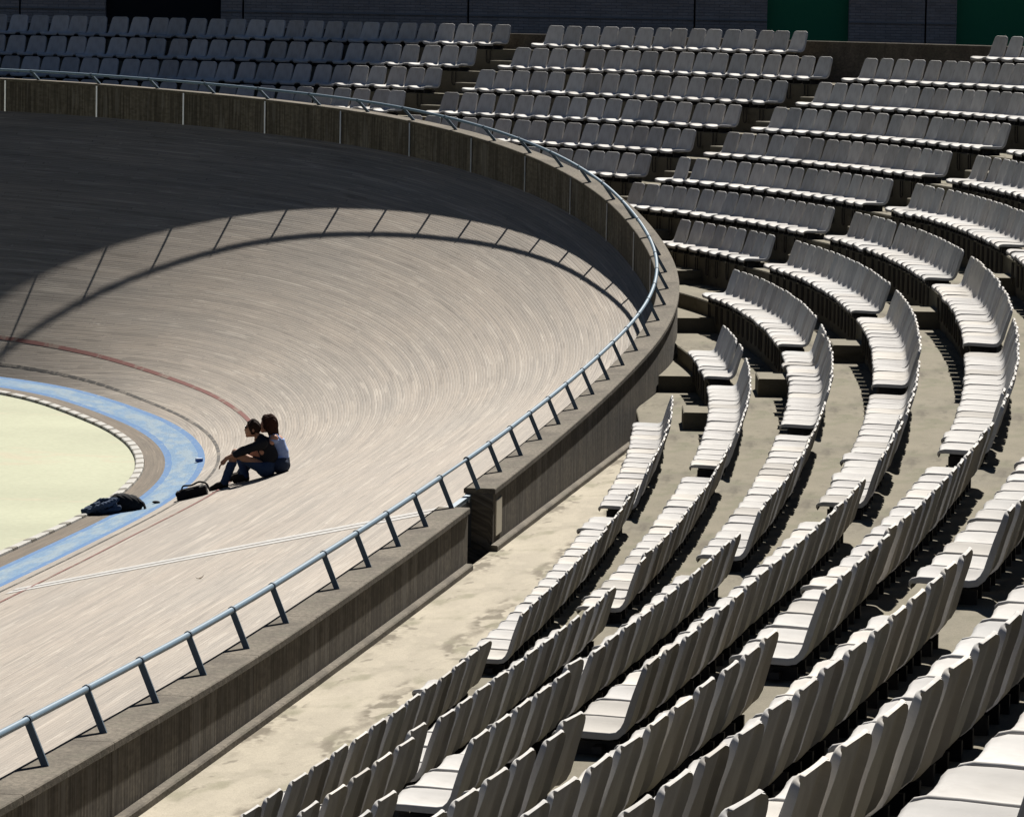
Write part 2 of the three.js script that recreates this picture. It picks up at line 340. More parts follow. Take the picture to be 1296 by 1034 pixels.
// ---------------------------------------------------------------- the barrier round the track
const GATE = [9.1, 10.58], LS = 2.0669, T0 = 32.9788;
const wallSec = (s, a, b, y0, y1) => { const p = WALL.at(s, a), q = WALL.at(s, b), c = cop(s), f = (y) => (y <= 0 ? c + y : y); return [P3(p.x, typeof y0 === 'number' ? y0 : y0(s), p.z), P3(p.x, y1(s), p.z), P3(q.x, y1(s), q.z), P3(q.x, typeof y0 === 'number' ? y0 : y0(s), q.z)]; };
function barrierPart(name, s0, s1) {
  const g = group(name);
  const cuts = [s0];
  for (let j = -30; j < 30; j++) { const s = T0 + j * LS; if (s > s0 + 0.25 && s < s1 - 0.25) cuts.push(s); }
  cuts.push(s1);
  for (let i = 0; i < cuts.length - 1; i++) {
    const a = cuts[i] + 0.004, b = cuts[i + 1] - 0.004, n = Math.max(2, Math.ceil((b - a) / 0.35));
    const st = Array.from({ length: n + 1 }, (_, j) => a + (b - a) * j / n);
    const lip = (s) => cop(s) - 0.05;
    mesh('wall_panel', loft(st.map((s) => wallSec(s, 0.014, WALLW - 0.018, -6.7, lip)), { close: true, caps: true, crease: 0.5, u0: a * G }), M.wall, g);
    if (Math.abs(cuts[i] - GATE[1]) < 0.01) { // pale plate screwed to the panel beside the gate
      const q = [a + 0.16, a + 0.33, a + 0.5].map((s) => wallSec(s, WALLW - 0.019, WALLW - 0.008, (t) => cop(t) - 0.47, (t) => cop(t) - 0.13));
      mesh('wall_plate', loft(q, { close: true, caps: true }), M.plate, g);
    }
    const cs = st.map((s) => { const A = [[0, -0.05], [0, -0.008], [0.008, 0], [WALLW - 0.008, 0.002], [WALLW, -0.006], [WALLW, -0.05]]; return A.map(([o, y]) => { const p = WALL.at(s, o); return P3(p.x, cop(s) + y + 0.002, p.z); }); });
    mesh('coping_slab', loft(cs, { close: true, caps: true, crease: 0.6, u0: a * G }), M.coping, g);
    if (i && cuts[i] > 22) { // steel cover strip over the joint on the riding side
      const s = cuts[i], p = WALL.at(s, -0.004), y1 = cop(s) - 0.03, y0 = cop(s) - INH + 0.01;
      const bg = new THREE.BoxGeometry(0.012, (y1 - y0) * G, 0.034); bg.rotateY(0);
      const m = mesh('joint_strip', bg, M.steel, g); m.position.copy(P3(p.x, (y0 + y1) / 2, p.z)); m.rotation.y = p.ph * -1;
    }
  }
  return g;
}
const barNear = barrierPart('track_barrier', -19, GATE[0]);
tag(barNear, 'dark streaked concrete barrier with blue rail posts along the straight, before the gate', 'barrier');
const barBend = barrierPart('track_barrier', GATE[1], 74);
tag(barBend, 'long curved concrete barrier sweeping round the banked bend, with a pale plate by the gate', 'barrier');
// timber-like ledge along the outer foot of the barrier
for (const [g, a, b] of [[barNear, -19, 9.25], [barBend, 10.45, 23.4]]) {
  const q = []; for (let s = a; s <= b + 1e-6; s += Math.min(0.5, (b - a) / 20)) { const w = 0.004 * (hash(Math.floor(s * 2), 3, 5) - 0.5); q.push([[WALLW - 0.012, -5.15], [WALLW - 0.012, -5.075], [WALLW + 0.045 + w, -5.078], [WALLW + 0.055 + w, -5.09], [WALLW + 0.055 + w, -5.15]].map(([o, y]) => { const p = WALL.at(s, o); return P3(p.x, y, p.z); })); }
  mesh('base_ledge', loft(q, { caps: true, crease: 0.6 }), M.coping, g);
}
// gate leaf set back in the gap
{
  const g = group('barrier_gate');
  const q = [GATE[0] - 0.12, (GATE[0] + GATE[1]) / 2, GATE[1] + 0.1].map((s) => wallSec(s, 0.03, 0.075, -5.12, (t) => cop(t) - 0.1));
  mesh('gate_leaf', loft(q, { close: true, caps: true }), M.gate, g);
  const pA = WALL.at(GATE[0] - 0.1, 0.05), pB = WALL.at(GATE[1] + 0.08, 0.05);
  mesh('top_rail', boxBetween(P3(pA.x, cop(GATE[0]) - 0.08, pA.z), P3(pB.x, cop(GATE[1]) - 0.08, pB.z), 0.05, 0.05), M.rail, g);
  for (const t of [0.1, 0.5, 0.9]) { const s = GATE[0] + (GATE[1] - GATE[0]) * t, p = WALL.at(s, 0.085); mesh('stile', boxBetween(P3(p.x, -5.1, p.z), P3(p.x, cop(s) - 0.11, p.z), 0.04, 0.02), M.gate, g); }
  tag(g, 'dark steel gate set back in the gap between the two concrete barriers', 'gate');
}
// handrail on the coping
{
  const g = group('handrail'), PL = 0.3, WP = 0.145;
  const tilt = smooth5((s) => Math.atan((cop(s) - INH - yB(s)) / (dInf(s) - 0.98)) + 0.2, 1);
  const railAt = (s) => { const t = tilt(s), p = WALL.at(s, WP - PL * Math.sin(t)); return P3(p.x, cop(s) + PL * Math.cos(t), p.z); };
  const posts = [];
  for (let j = -9; j < 6; j++) posts.push(-5.2444 + j * 1.369);
  for (let j = 0; j < 5; j++) posts.push(3.5576 + j * 1.369);
  for (let j = 0; 10.5604 + j * 1.369 < 73; j++) posts.push(10.5604 + j * 1.369);
  for (const s of posts) {
    const p = WALL.at(s, WP), a = tilt(s), t = WALL.at(s, WP - PL * Math.sin(a) * 0.95);
    const b = boxBetween(P3(p.x, cop(s) - 0.004, p.z), P3(t.x, cop(s) + PL * Math.cos(a) * 0.95, t.z), 0.046, 0.046);
    const m = mesh('post', b, M.post, g);
    const c = railAt(s), c2 = railAt(s + 0.05), ring = new THREE.CylinderGeometry(0.033, 0.033, 0.035, 12);
    ring.applyQuaternion(new THREE.Quaternion().setFromUnitVectors(new THREE.Vector3(0, 1, 0), c2.clone().sub(c).normalize())); ring.translate(c.x, c.y, c.z);
    mesh('collar', ring, M.post, m);
  }
  const pipe = (a, b, r) => { const pts = []; const n = Math.max(3, Math.ceil((b - a) / 0.7)); for (let i = 0; i <= n; i++) pts.push(railAt(a + (b - a) * i / n)); return tube(pts, r, n * 2, 10); };
  const lim = [-18, 3.5576 - 1.9, 9.0336, 10.5604, 24.25, 37.94, 51.63, 73];
  for (let i = 0; i < lim.length - 1; i++) mesh('rail_pipe', pipe(lim[i], lim[i + 1], i === 2 ? 0.016 : 0.0255), M.rail, g);
  tag(g, 'blue grey tubular handrail on leaning posts along the top of the concrete barrier', 'handrail');
}

// ---------------------------------------------------------------- terraces
const AISLES = [[-18, -16.9], [-7.9, -6.7], [2.27, 3.5], [12.5, 13.5], [22.5, 23.6], [32.7, 33.75], [41.2, 42.0], [49.2, 50.0], [60.6, 61.5], [70, 71]];
const NR = 11, LANDING = [39.15, 43.55];
const edge = (n) => (n - 1) * ROWD - 0.33;
const terrace = structure(group('terrace'));
{
  const runs = (a, b, st, f) => { const out = []; let cur = []; for (let s = a; s <= b + 1e-6; s += st) { const r = f(s); if (r) cur.push(r); else { if (cur.length > 1) out.push(cur); cur = []; } } if (cur.length > 1) out.push(cur); return out; };
  const at = (s, o, y) => { const p = ROW.at(s, o); return P3(p.x, y, p.z); };
  for (let n = 0; n <= NR; n++) {
    const o0 = n ? edge(n) : -20, o1 = n === NR ? 10 * ROWD + 0.32 : edge(n + 1) + 0.02, y = T(n);
    const strips = (a, b) => {
      for (const r of runs(a, b, 0.5, (s) => { const i = Math.max(o0, OW(s) - 0.02); if (i > o1 - 0.04) return null; return [0, 0.34, 0.67, 1].map((t) => at(s, i + (o1 - i) * t, y)); })) mesh(n ? 'tread' : 'walkway', loft(r, { crease: null }), n ? M.tread : M.walk, terrace);
      if (n) for (const r of runs(a, b, 0.5, (s) => (o0 < OW(s) ? null : [at(s, o0 + 0.012, T(n - 1) - 0.02), at(s, o0, T(n) - 0.05), at(s, o0 - 0.006, T(n) - 0.012), at(s, o0 + 0.006, T(n) + 0.001)]))) mesh('riser', loft(r, { crease: 0.7 }), M.riser, terrace);
    };
    if (n === NR) { strips(-25, LANDING[0]); strips(LANDING[1], 76); } else strips(-25, n ? 76 : 40);
    if (n === 10) { const r = []; for (let s = LANDING[0] - 0.4; s <= LANDING[1] + 0.4; s += 0.25) r.push([at(s, edge(11) - 0.05, y + 0.004), at(s, 10 * ROWD + 0.34, y + 0.004)]); mesh('landing', loft(r, { crease: null }), M.tread, terrace); }
  }
  // half-height steps in the aisles
  for (const [a, b] of AISLES) for (let n = 1; n <= NR; n++) {
    if (a > 2 && a < 13) continue;
    const m = (a + b) / 2; if (n === NR && m > LANDING[0] - 1 && m < LANDING[1] + 1) continue;
    if (edge(n) - 0.34 < OW(m) + 0.05) continue;
    const o0 = edge(n) - 0.36 + 0.02 * rnd(), o1 = edge(n) + 0.01, y0 = T(n - 1) - 0.01, y1 = T(n - 1) + RISE / 2, a2 = a + 0.08, b2 = b - 0.08;
    const q = [a2, (a2 + b2) / 2, b2].map((s) => [at(s, o0, y0), at(s, o0, y1 - 0.012), at(s, o0 + 0.012, y1), at(s, o1, y1), at(s, o1, y0)]);
    mesh('aisle_step', loft(q, { caps: true, crease: 0.6 }), M.tread, terrace);
  }
  // half-height landings in the wedges between barrier and risers
  for (const [n, a, b] of [[0, 24.7, 25.4], [1, 27.6, 31.2], [2, 32.3, 35.4], [3, 36.2, 38.6], [4, 39.4, 41.6]]) {
    const q = []; for (let s = a; s <= b + 1e-6; s += (b - a) / 8) { const i = OW(s) - 0.02, o = Math.max(edge(n + 1) + 0.01, i + 0.03), y0 = T(n) - 0.01, y1 = T(n + 0.5); q.push([at(s, i, y0), at(s, i, y1), at(s, o, y1), at(s, o, y0)]); }
    mesh('landing_step', loft(q, { caps: true, crease: 0.5 }), M.tread, terrace);
  }
}
// parapet behind the top row and the level ground behind it
{
  const g = group('parapet_wall');
  const lens = 4.2;
  for (let s = -25; s < 76; s += lens) {
    const q = []; for (let j = 0; j <= 8; j++) { const t = s + 0.004 + (lens - 0.008) * j / 8, yb = -1.4, yt = T(11) + 0.29; q.push([[0.32, yb], [0.32, yt - 0.01], [0.33, yt], [0.49, yt], [0.5, yt - 0.01], [0.5, yb]].map(([o, y]) => { const p = ROW.at(t, 10 * ROWD + o); return P3(p.x, y, p.z); })); }
    mesh('parapet_slab', loft(q, { caps: true, crease: 0.6, u0: s }), M.parapet, g);
  }
  tag(g, 'low stained concrete parapet running behind the topmost row of seats', 'parapet');
  const q = []; for (let s = -25; s < 76; s += 1) { const p = ROW.at(s, 10 * ROWD + 0.5), r = ROW.at(s, 10 * ROWD + 30); q.push([P3(p.x, T(11) - 0.06, p.z), P3(r.x, T(11) - 0.06, Math.max(r.z, 20))]); }
  structure(mesh('concourse', loft(q, { crease: null }), M.tread, scene));
}
// long brick building behind the far stand
{
  const g = group('brick_building'), Z = 96, top = 14.4, yb = -3;
  const box = (name, x0, x1, y0, y1, z0, z1, mat, parent = g) => {
    const a = P3(x0, y0, z0), b = P3(x1, y1, z1), w = b.x - a.x, h = b.y - a.y, d = a.z - b.z, bg = new THREE.BoxGeometry(w, h, d);
    const p = bg.attributes.position, uv = bg.attributes.uv, nn = bg.attributes.normal;
    for (let i = 0; i < p.count; i++) { const ax = Math.abs(nn.getX(i)) > 0.5; uv.setXY(i, (ax ? p.getZ(i) : p.getX(i)) + a.x, p.getY(i)); }
    const m = mesh(name, bg, mat, parent); m.position.set((a.x + b.x) / 2, (a.y + b.y) / 2, (a.z + b.z) / 2); return m;
  };
  // bays between upright joints, with doors left open in them
  const joints = [-30.6, -25.6, -20.6, -15.7, -10.8, -5.97, -1.1, 3.8, 8.8, 13.8, 18.8, 23.8, 28.8];
  const doors = [[-8.95, -6.45, 'dark'], [5.37, 7.14, 'green'], [9.47, 11.4, 'green'], [-18.6, -16.6, 'dark'], [15, 16.9, 'green']];
  for (let i = 0; i < joints.length - 1; i++) {
    const a = joints[i] + 0.02, b = joints[i + 1] - 0.02, d = doors.find((t) => t[0] > a && t[1] < b);
    const course = (x0, x1) => box('string_course', x0, x1, -0.15, -0.11, Z - 0.03, Z + 0.1, M.lintel);
    if (!d) { box('wall', a, b, yb, 3, Z, Z + 0.4, M.brick); course(a, b); }
    else {
      box('wall', a, d[0], yb, 3, Z, Z + 0.4, M.brick); box('wall', d[1], b, yb, 3, Z, Z + 0.4, M.brick); course(a, d[0]); course(d[1], b);
      box('wall', d[0] + 0.002, d[1] - 0.002, 1.6, 3, Z, Z + 0.4, M.brick);
      const dm = box('door', d[0] - 0.05, d[1] + 0.05, yb, 1.65, Z + 0.2, Z + 0.3, d[2] === 'green' ? M.green : M.blackDoor);
      dm.userData.label = d[2] === 'green' ? 'green metal door' : 'black doorway';
    }
  }
  box('upper_wall', -30.6, 28.8, 3, top, Z, Z + 0.4, M.brick);
  box('core', -30.5, 28.7, yb, top - 0.3, Z + 0.41, Z + 14, M.blackDoor);
  box('roof', -31, 29.2, top, top + 0.3, Z - 0.02, Z + 14.2, M.lintel);
  tag(g, 'long grey brick building with green doors behind the far stand', 'building');
}

// ---------------------------------------------------------------- seats
const seatGeo = (() => {
  // side profile: [z forward, y up, half width, flange depth]
  const prof = [[0.45, 0.06, 0.196, 0.004, 0.004], [0.463, 0.083, 0.21, 0.012, 0.009], [0.461, 0.105, 0.222, 0.022, 0.015], [0.445, 0.123, 0.232, 0.03, 0.028], [0.405, 0.134, 0.24, 0.034, 0.038], [0.32, 0.134, 0.246, 0.036, 0.048], [0.22, 0.13, 0.248, 0.036, 0.054], [0.155, 0.128, 0.248, 0.036, 0.052], [0.124, 0.133, 0.248, 0.036, 0.044], [0.102, 0.153, 0.247, 0.036, 0.037],
    [0.085, 0.185, 0.244, 0.036, 0.03], [0.068, 0.245, 0.239, 0.036, 0.028], [0.044, 0.325, 0.23, 0.035, 0.025], [0.02, 0.395, 0.222, 0.034, 0.02], [0.009, 0.428, 0.216, 0.032, 0.017], [0.002, 0.451, 0.208, 0.03, 0.014], [-0.002, 0.465, 0.198, 0.027, 0.011], [-0.006, 0.475, 0.185, 0.022, 0.007], [-0.011, 0.481, 0.17, 0.016, 0.004], [-0.019, 0.483, 0.158, 0.01, 0.001], [-0.031, 0.477, 0.152, 0.005, 0]];
  const cols = [-1, -0.996, -0.975, -0.93, -0.8, -0.55, -0.2, 0.2, 0.55, 0.8, 0.93, 0.975, 0.996, 1], n = prof.length, pos = [], uv = [], idx = [];
  for (let i = 0; i < n; i++) {
    const a = prof[Math.max(0, i - 1)], b = prof[Math.min(n - 1, i + 1)], tz = b[0] - a[0], ty = b[1] - a[1], l = Math.hypot(tz, ty);
    const nz = ty / l, ny = -tz / l; // towards the sitter
    const [z, y, w, fl, dish] = prof[i];
    cols.forEach((c) => {
      const ac = Math.abs(c), h = ac > 0.99 ? (ac === 1 ? -fl : -fl * 0.28) : ac > 0.96 ? -0.001 : -dish * (1 - (ac / 0.93) ** 2);
      pos.push(c * w, y + ny * h, z + nz * h); uv.push((c + 1) / 2, i / (n - 1));
    });
  }
  const m = cols.length;
  for (let i = 0; i < n - 1; i++) for (let j = 0; j < m - 1; j++) { const a = i * m + j; idx.push(a, a + 1, a + m, a + 1, a + m + 1, a + m); }
  const g = new THREE.BufferGeometry();
  g.setAttribute('position', new THREE.Float32BufferAttribute(pos, 3)); g.setAttribute('uv', new THREE.Float32BufferAttribute(uv, 2)); g.setIndex(idx);
  g.computeVertexNormals(); return g;
})();
const plain = (g) => { const h = g.index ? g.toNonIndexed() : g; for (const k of Object.keys(h.attributes)) if (!['position', 'normal', 'uv'].includes(k)) h.deleteAttribute(k); return h; };
const bracketGeo = (() => {
  const b = [];
  for (const x of [-0.13, 0.13]) { const p = new THREE.BoxGeometry(0.03, 0.075, 0.26); p.translate(x, 0.03, 0.25); b.push(p); }
  const bar = new THREE.BoxGeometry(0.5, 0.035, 0.05); bar.translate(0, 0.035, 0.22); b.push(bar);
  return mergeGeometries(b.map(plain));
})();
const hoopGeo = plain(tube([[-0.055, -0.02], [-0.055, -0.2], [-0.035, -0.27], [0.035, -0.27], [0.055, -0.2], [0.055, -0.02]].map(([x, y]) => new THREE.Vector3(x, y, 0.392)), 0.011, 14, 5));
const mountGeo = bracketGeo;
const toPix = (v) => { const p = v.clone().project(camera); return p; };
camera.updateMatrixWorld(); camera.updateProjectionMatrix();
const seats = [];
for (let n = 1; n <= NR; n++) {
  const off = (n - 1) * ROWD;
  for (let k = 0; k < AISLES.length - 1; k++) {
    const pieces = [[AISLES[k][1], AISLES[k + 1][0]]];
    if (n === NR) { // no seats on the landing
      const [a, b] = pieces[0]; pieces.length = 0;
      if (b > LANDING[0] && a < LANDING[0]) pieces.push([a, LANDING[0]]);
      else if (a < LANDING[1] && b > LANDING[1]) pieces.push([LANDING[1], b]);
      else pieces.push([a, b]);
    }
    for (const [a, b] of pieces) {
      let len = 0; const grid = [];
      for (let s = a; s < b; s += 0.05) { grid.push([s, len]); len += (1 + ROW.at(s).k * off) * 0.05; }
      const cnt = Math.round(len / 0.5); if (cnt < 1) continue;
      for (let i = 0; i < cnt; i++) {
        const L = (i + 0.5) * len / cnt; let j = 0; while (j < grid.length - 1 && grid[j][1] < L) j++;
        const s = grid[j][0];
        if (off - 0.43 < OW(s) + 0.33) continue;
        const p = ROW.at(s, off), w = P3(p.x, T(n), p.z), c = toPix(w.clone().add(new THREE.Vector3(0, 0.3, 0)));
        const vis = p.z > 3 && Math.abs(c.x) < 1.03 && Math.abs(c.y) < 1.06, near = p.z > 2 && Math.abs(c.x) < 1.35 && Math.abs(c.y) < 1.4;
        if (near) seats.push({ n, s, p, w, vis, i, cnt, blk: k });
      }
    }
  }
}
const place = (o, q) => {
  o.position.copy(q.w).add(new THREE.Vector3(rr(-0.006, 0.006), 0.001 + rr(0, 0.006), rr(-0.006, 0.006)));
  const f = new THREE.Vector3(-Math.cos(q.p.ph), 0, -Math.sin(q.p.ph));
  const odd = rnd() < 0.06 ? 3.2 : 1;
  if (odd > 1) o.position.addScaledVector(f, rr(0, 0.045));
  o.rotation.set(rr(-0.012, 0.012) * odd, Math.atan2(f.x, f.z) + rr(-0.02, 0.02) * odd, rr(-0.008, 0.008) * odd, 'YXZ');
};
const ORD = ['', 'first', 'second', 'third', 'fourth', 'fifth', 'sixth', 'seventh', 'eighth', 'ninth', 'tenth', 'eleventh', 'twelfth', 'thirteenth', 'fourteenth', 'fifteenth', 'sixteenth', 'seventeenth', 'eighteenth', 'nineteenth', 'twentieth', 'twenty-first', 'twenty-second', 'twenty-third', 'twenty-fourth', 'twenty-fifth', 'twenty-sixth', 'twenty-seventh', 'twenty-eighth'];
const GATE_AISLE = 3; // the aisle opposite the gate in the barrier
const order = seats.filter((q) => q.vis).sort((a, b) => a.p.z - b.p.z);
const single = new Set(order.slice(0, 300));
const protos = M.seat.map((m) => { const g = new THREE.Group(); const a = new THREE.Mesh(seatGeo, m); a.name = 'shell'; const b = new THREE.Mesh(mountGeo, M.dark); b.name = 'mounting_bracket'; const c = new THREE.Mesh(hoopGeo, M.hoop); c.name = 'support_hoop'; for (const o of [a, b, c]) o.castShadow = o.receiveShadow = true; g.add(a, b, c); return g; });
for (const q of single) {
  const r = rnd(), o = protos[r < 0.5 ? 0 : r < 0.75 ? 1 : r < 0.88 ? 2 : 3].clone(); o.name = numbered('stadium_seat'); scene.add(o); place(o, q);
  const straight = q.blk < GATE_AISLE, na = straight ? GATE_AISLE - q.blk : q.blk - GATE_AISLE + 1, pos = straight ? q.cnt - q.i : q.i + 1;
  tag(o, `off-white plastic shell seat, ${ORD[q.n]} row up, ${ORD[pos]} past ${ORD[na]} aisle from gate ${straight ? 'along straight' : 'round bend'}`, 'seat', 'shell seats in curved rows');
}
{
  const rest = seats.filter((q) => !single.has(q)), g = group('far_seats');
  g.userData = { kind: 'stuff', label: 'mass of off-white shell seats filling the far curve of the stand', category: 'seats' };
  const A = new THREE.InstancedMesh(seatGeo, M.seat[0], rest.length), B = new THREE.InstancedMesh(mountGeo, M.dark, rest.length), C = new THREE.InstancedMesh(hoopGeo, M.hoop, rest.length), d = new THREE.Object3D();
  A.name = 'shell'; B.name = 'mounting_bracket'; C.name = 'support_hoop';
  rest.forEach((q, i) => { place(d, q); d.updateMatrix(); A.setMatrixAt(i, d.matrix); B.setMatrixAt(i, d.matrix); C.setMatrixAt(i, d.matrix); const t = 0.82 + 0.28 * rnd(), w = rr(-0.02, 0.02); A.setColorAt(i, lin(t + w, t, t - w)); });
  for (const o of [A, B, C]) { o.castShadow = o.receiveShadow = true; o.userData.kind = 'stuff'; g.add(o); }
  console.log('seats', seats.length, 'single', single.size, 'visible', order.length, 'last z', order[299]?.p.z);
}

// ---------------------------------------------------------------- the couple on the track and their things
function sdfGeo(lo, hi, res, f) {
  const mc = new MarchingCubes(res, new THREE.MeshBasicMaterial(), false, false, 120000);
  mc.isolation = 0;
  const h = res / 2, c = lo.map((v, i) => (v + hi[i]) / 2), e = lo.map((v, i) => (hi[i] - v) / 2);
  let o = 0;
  for (let z = 0; z < res; z++) for (let y = 0; y < res; y++) for (let x = 0; x < res; x++) mc.field[o++] = -f(c[0] + (x - h) / h * e[0], c[1] + (y - h) / h * e[1], c[2] + (z - h) / h * e[2]);
  mc.update();
  const n = mc.count ?? mc.geometry.drawRange.count, a = new Float32Array(n * 3);
  for (let i = 0; i < n; i++) for (let k = 0; k < 3; k++) a[i * 3 + k] = c[k] + mc.positionArray[i * 3 + k] * e[k];
  let g = new THREE.BufferGeometry(); g.setAttribute('position', new THREE.BufferAttribute(a, 3));
  g = mergeVertices(g, 1e-4); g.computeVertexNormals();
  const uv = new Float32Array(g.attributes.position.count * 2); for (let i = 0; i < uv.length / 2; i++) { uv[i * 2] = g.attributes.position.getX(i); uv[i * 2 + 1] = g.attributes.position.getY(i); }
  g.setAttribute('uv', new THREE.BufferAttribute(uv, 2));
  return g;
}
const cap = (a, b, ra, rb) => (x, y, z) => { // tapered capsule
  const bx = b[0] - a[0], by = b[1] - a[1], bz = b[2] - a[2], px = x - a[0], py = y - a[1], pz = z - a[2];
  const t = clamp((px * bx + py * by + pz * bz) / (bx * bx + by * by + bz * bz + 1e-9));
  return Math.hypot(px - bx * t, py - by * t, pz - bz * t) - (ra + (rb - ra) * t);
};
const ell = (c, r) => (x, y, z) => { const k = Math.hypot((x - c[0]) / r[0], (y - c[1]) / r[1], (z - c[2]) / r[2]); return (k - 1) * Math.min(...r); };
const smin = (fs, k) => (x, y, z) => { let d = 1e9; for (const f of fs) { const e = f(x, y, z), h = clamp(0.5 + 0.5 * (e - d) / k); d = e + (d - e) * h - k * h * (1 - h); } return d; };
const lerp3 = (a, b, t) => a.map((v, i) => v + (b[i] - v) * t);
const grow = (f, r) => (x, y, z) => f(x, y, z) - r;
const folds = (f, a, k) => (x, y, z) => f(x, y, z) - a * (Math.sin(x * 38 + Math.sin(y * 31 + k) * 1.7) * Math.sin(y * 44 + z * 23 + k) );
const bounds = (pts, pad) => [[0, 1, 2].map((i) => Math.min(...pts.map((p) => p[i])) - pad), [0, 1, 2].map((i) => Math.max(...pts.map((p) => p[i])) + pad)];
const cloth = (r, g, b) => std({ color: lin(r, g, b), roughness: 0.95 });
// local frame: x = -forward, y up, z towards the stand
function person(J, spec) {
  const g = group('person');
  const V = (f, u, c) => [-f, u, c];
  const j = {}; for (const k in J) j[k] = V(...J[k]);
  const limb = (list, k = 0.02) => smin(list.map(([a, b, ra, rb]) => cap(j[a] ?? a, j[b] ?? b, ra, rb)), k);
  const finger = [];
  for (const sd of ['L', 'R']) {
    const w = j['wrist' + sd], h = j['hand' + sd], d = h.map((v, i) => v - w[i]), L = Math.hypot(...d), u = d.map((v) => v / L);
    const side = sd === 'L' ? 1 : -1, palm = lerp3(w, h, 0.5);
    finger.push(cap(w, palm, 0.026, 0.034));
    [[-0.027, 0.9], [-0.009, 1.05], [0.01, 1.0], [0.026, 0.8]].forEach(([o, len]) => {
      const r0 = [palm[0] + u[0] * 0.02 , palm[1] + u[1] * 0.02, palm[2] + o], m = [r0[0] + u[0] * 0.045 * len, r0[1] + u[1] * 0.045 * len, r0[2] + o * 0.2], e = [m[0] + u[0] * 0.03 * len + 0.012, m[1] - 0.038 * len, m[2]];
      finger.push(cap(r0, m, 0.01, 0.009), cap(m, e, 0.009, 0.008));
    });
    const t0 = lerp3(w, palm, 0.4), t1 = [t0[0] + u[0] * 0.04, t0[1] + u[1] * 0.04 + 0.012, t0[2] - side * 0.045]; finger.push(cap(t0, t1, 0.014, 0.01), cap(t1, [t1[0] + u[0] * 0.03, t1[1] + u[1] * 0.03 - 0.006, t1[2]], 0.01, 0.009));
  }
  const H = j.head, fw = -1;
  const headF = [ell(H, [0.092, 0.112, 0.078]), ell([H[0] - 0.03, H[1] - 0.065, H[2]], [0.058, 0.052, 0.054]), ell([H[0] - 0.093, H[1] - 0.022, H[2]], [0.02, 0.022, 0.014]), ell([H[0] - 0.09, H[1] - 0.066, H[2]], [0.012, 0.012, 0.024]), ell([H[0] - 0.07, H[1] - 0.105, H[2]], [0.024, 0.02, 0.026]), ell([H[0] + 0.012, H[1] - 0.018, H[2] + 0.078], [0.018, 0.03, 0.012]), ell([H[0] + 0.012, H[1] - 0.018, H[2] - 0.078], [0.018, 0.03, 0.012])];
  const torso = [['pelvis', 'spine', spec.hip, spec.waist], ['spine', 'chest', spec.waist, spec.chest], ['shoulderL', 'shoulderR', 0.056, 0.056], ['chest', 'neck', spec.chest * 0.8, 0.06]];
  const pelvis = [['hipL', 'hipR', spec.hip * 0.92, spec.hip * 0.92]];
  const arms = ['L', 'R'].flatMap((q) => [['shoulder' + q, 'elbow' + q, 0.052, 0.04], ['elbow' + q, 'wrist' + q, 0.04, 0.027]]);
  const legs = ['L', 'R'].flatMap((q) => [['hip' + q, 'knee' + q, spec.thigh, 0.056], ['knee' + q, 'ankle' + q, 0.054, 0.04]]);
  const feet = ['L', 'R'].map((q) => ['ankle' + q, 'toe' + q, 0.04, 0.03]);
  const skinF = smin([limb([...torso, ...pelvis, ...arms, ...legs, ...feet, ['neck', 'throat', 0.05, 0.046]], 0.025), smin(headF, 0.018), smin(finger, 0.006)], 0.012);
  const b = bounds(Object.values(j), 0.17);
  mesh('body', sdfGeo(...b, 104, skinF), spec.skin, g);
  const slv = ['L', 'R'].flatMap((q) => spec.sleeve ? [['shoulder' + q, 'elbow' + q, 0.055, 0.045], ['elbow' + q, lerp3(j['elbow' + q], j['wrist' + q], spec.sleeve), 0.045, 0.038]] : []);
  const neckCut = (f) => (x, y, z) => Math.max(f(x, y, z), spec.top(x, y, z, j));
  mesh(spec.topName, sdfGeo(...b, 88, folds(neckCut(grow(limb([...torso, ...pelvis, ...slv], 0.03), 0.013)), 0.003, 1)), spec.topMat, g);
  const low = (f) => (x, y, z) => Math.max(f(x, y, z), y - j.pelvis[1] - 0.1);
  mesh('jeans', sdfGeo(...b, 88, folds(low(grow(limb([...pelvis, ['pelvis', 'spine', spec.hip, spec.waist], ...legs], 0.03), 0.017)), 0.004, 2)), spec.jeans, g);
  for (const q of ['L', 'R']) { const a = j['ankle' + q], t = j['toe' + q], m = lerp3(a, t, 0.5); const bb = bounds([a, t], 0.1); mesh('shoe', sdfGeo(...bb, 36, smin([cap([a[0], a[1] - 0.01, a[2]], [m[0], m[1], m[2]], 0.05, 0.045), cap(m, t, 0.045, 0.036), cap([a[0] + 0.02, a[1] - 0.035, a[2]], a, 0.038, 0.045)], 0.02)), spec.shoe, g); }
  const hb = bounds([H, ...(spec.hairPts ?? [])], 0.17);
  mesh('hair', sdfGeo(...hb, 72, spec.hair(H, j)), spec.hairMat, g);
  return { g, j, H };
}
const skinMat = std({ color: lin(0.3, 0.165, 0.11), roughness: 0.6 });
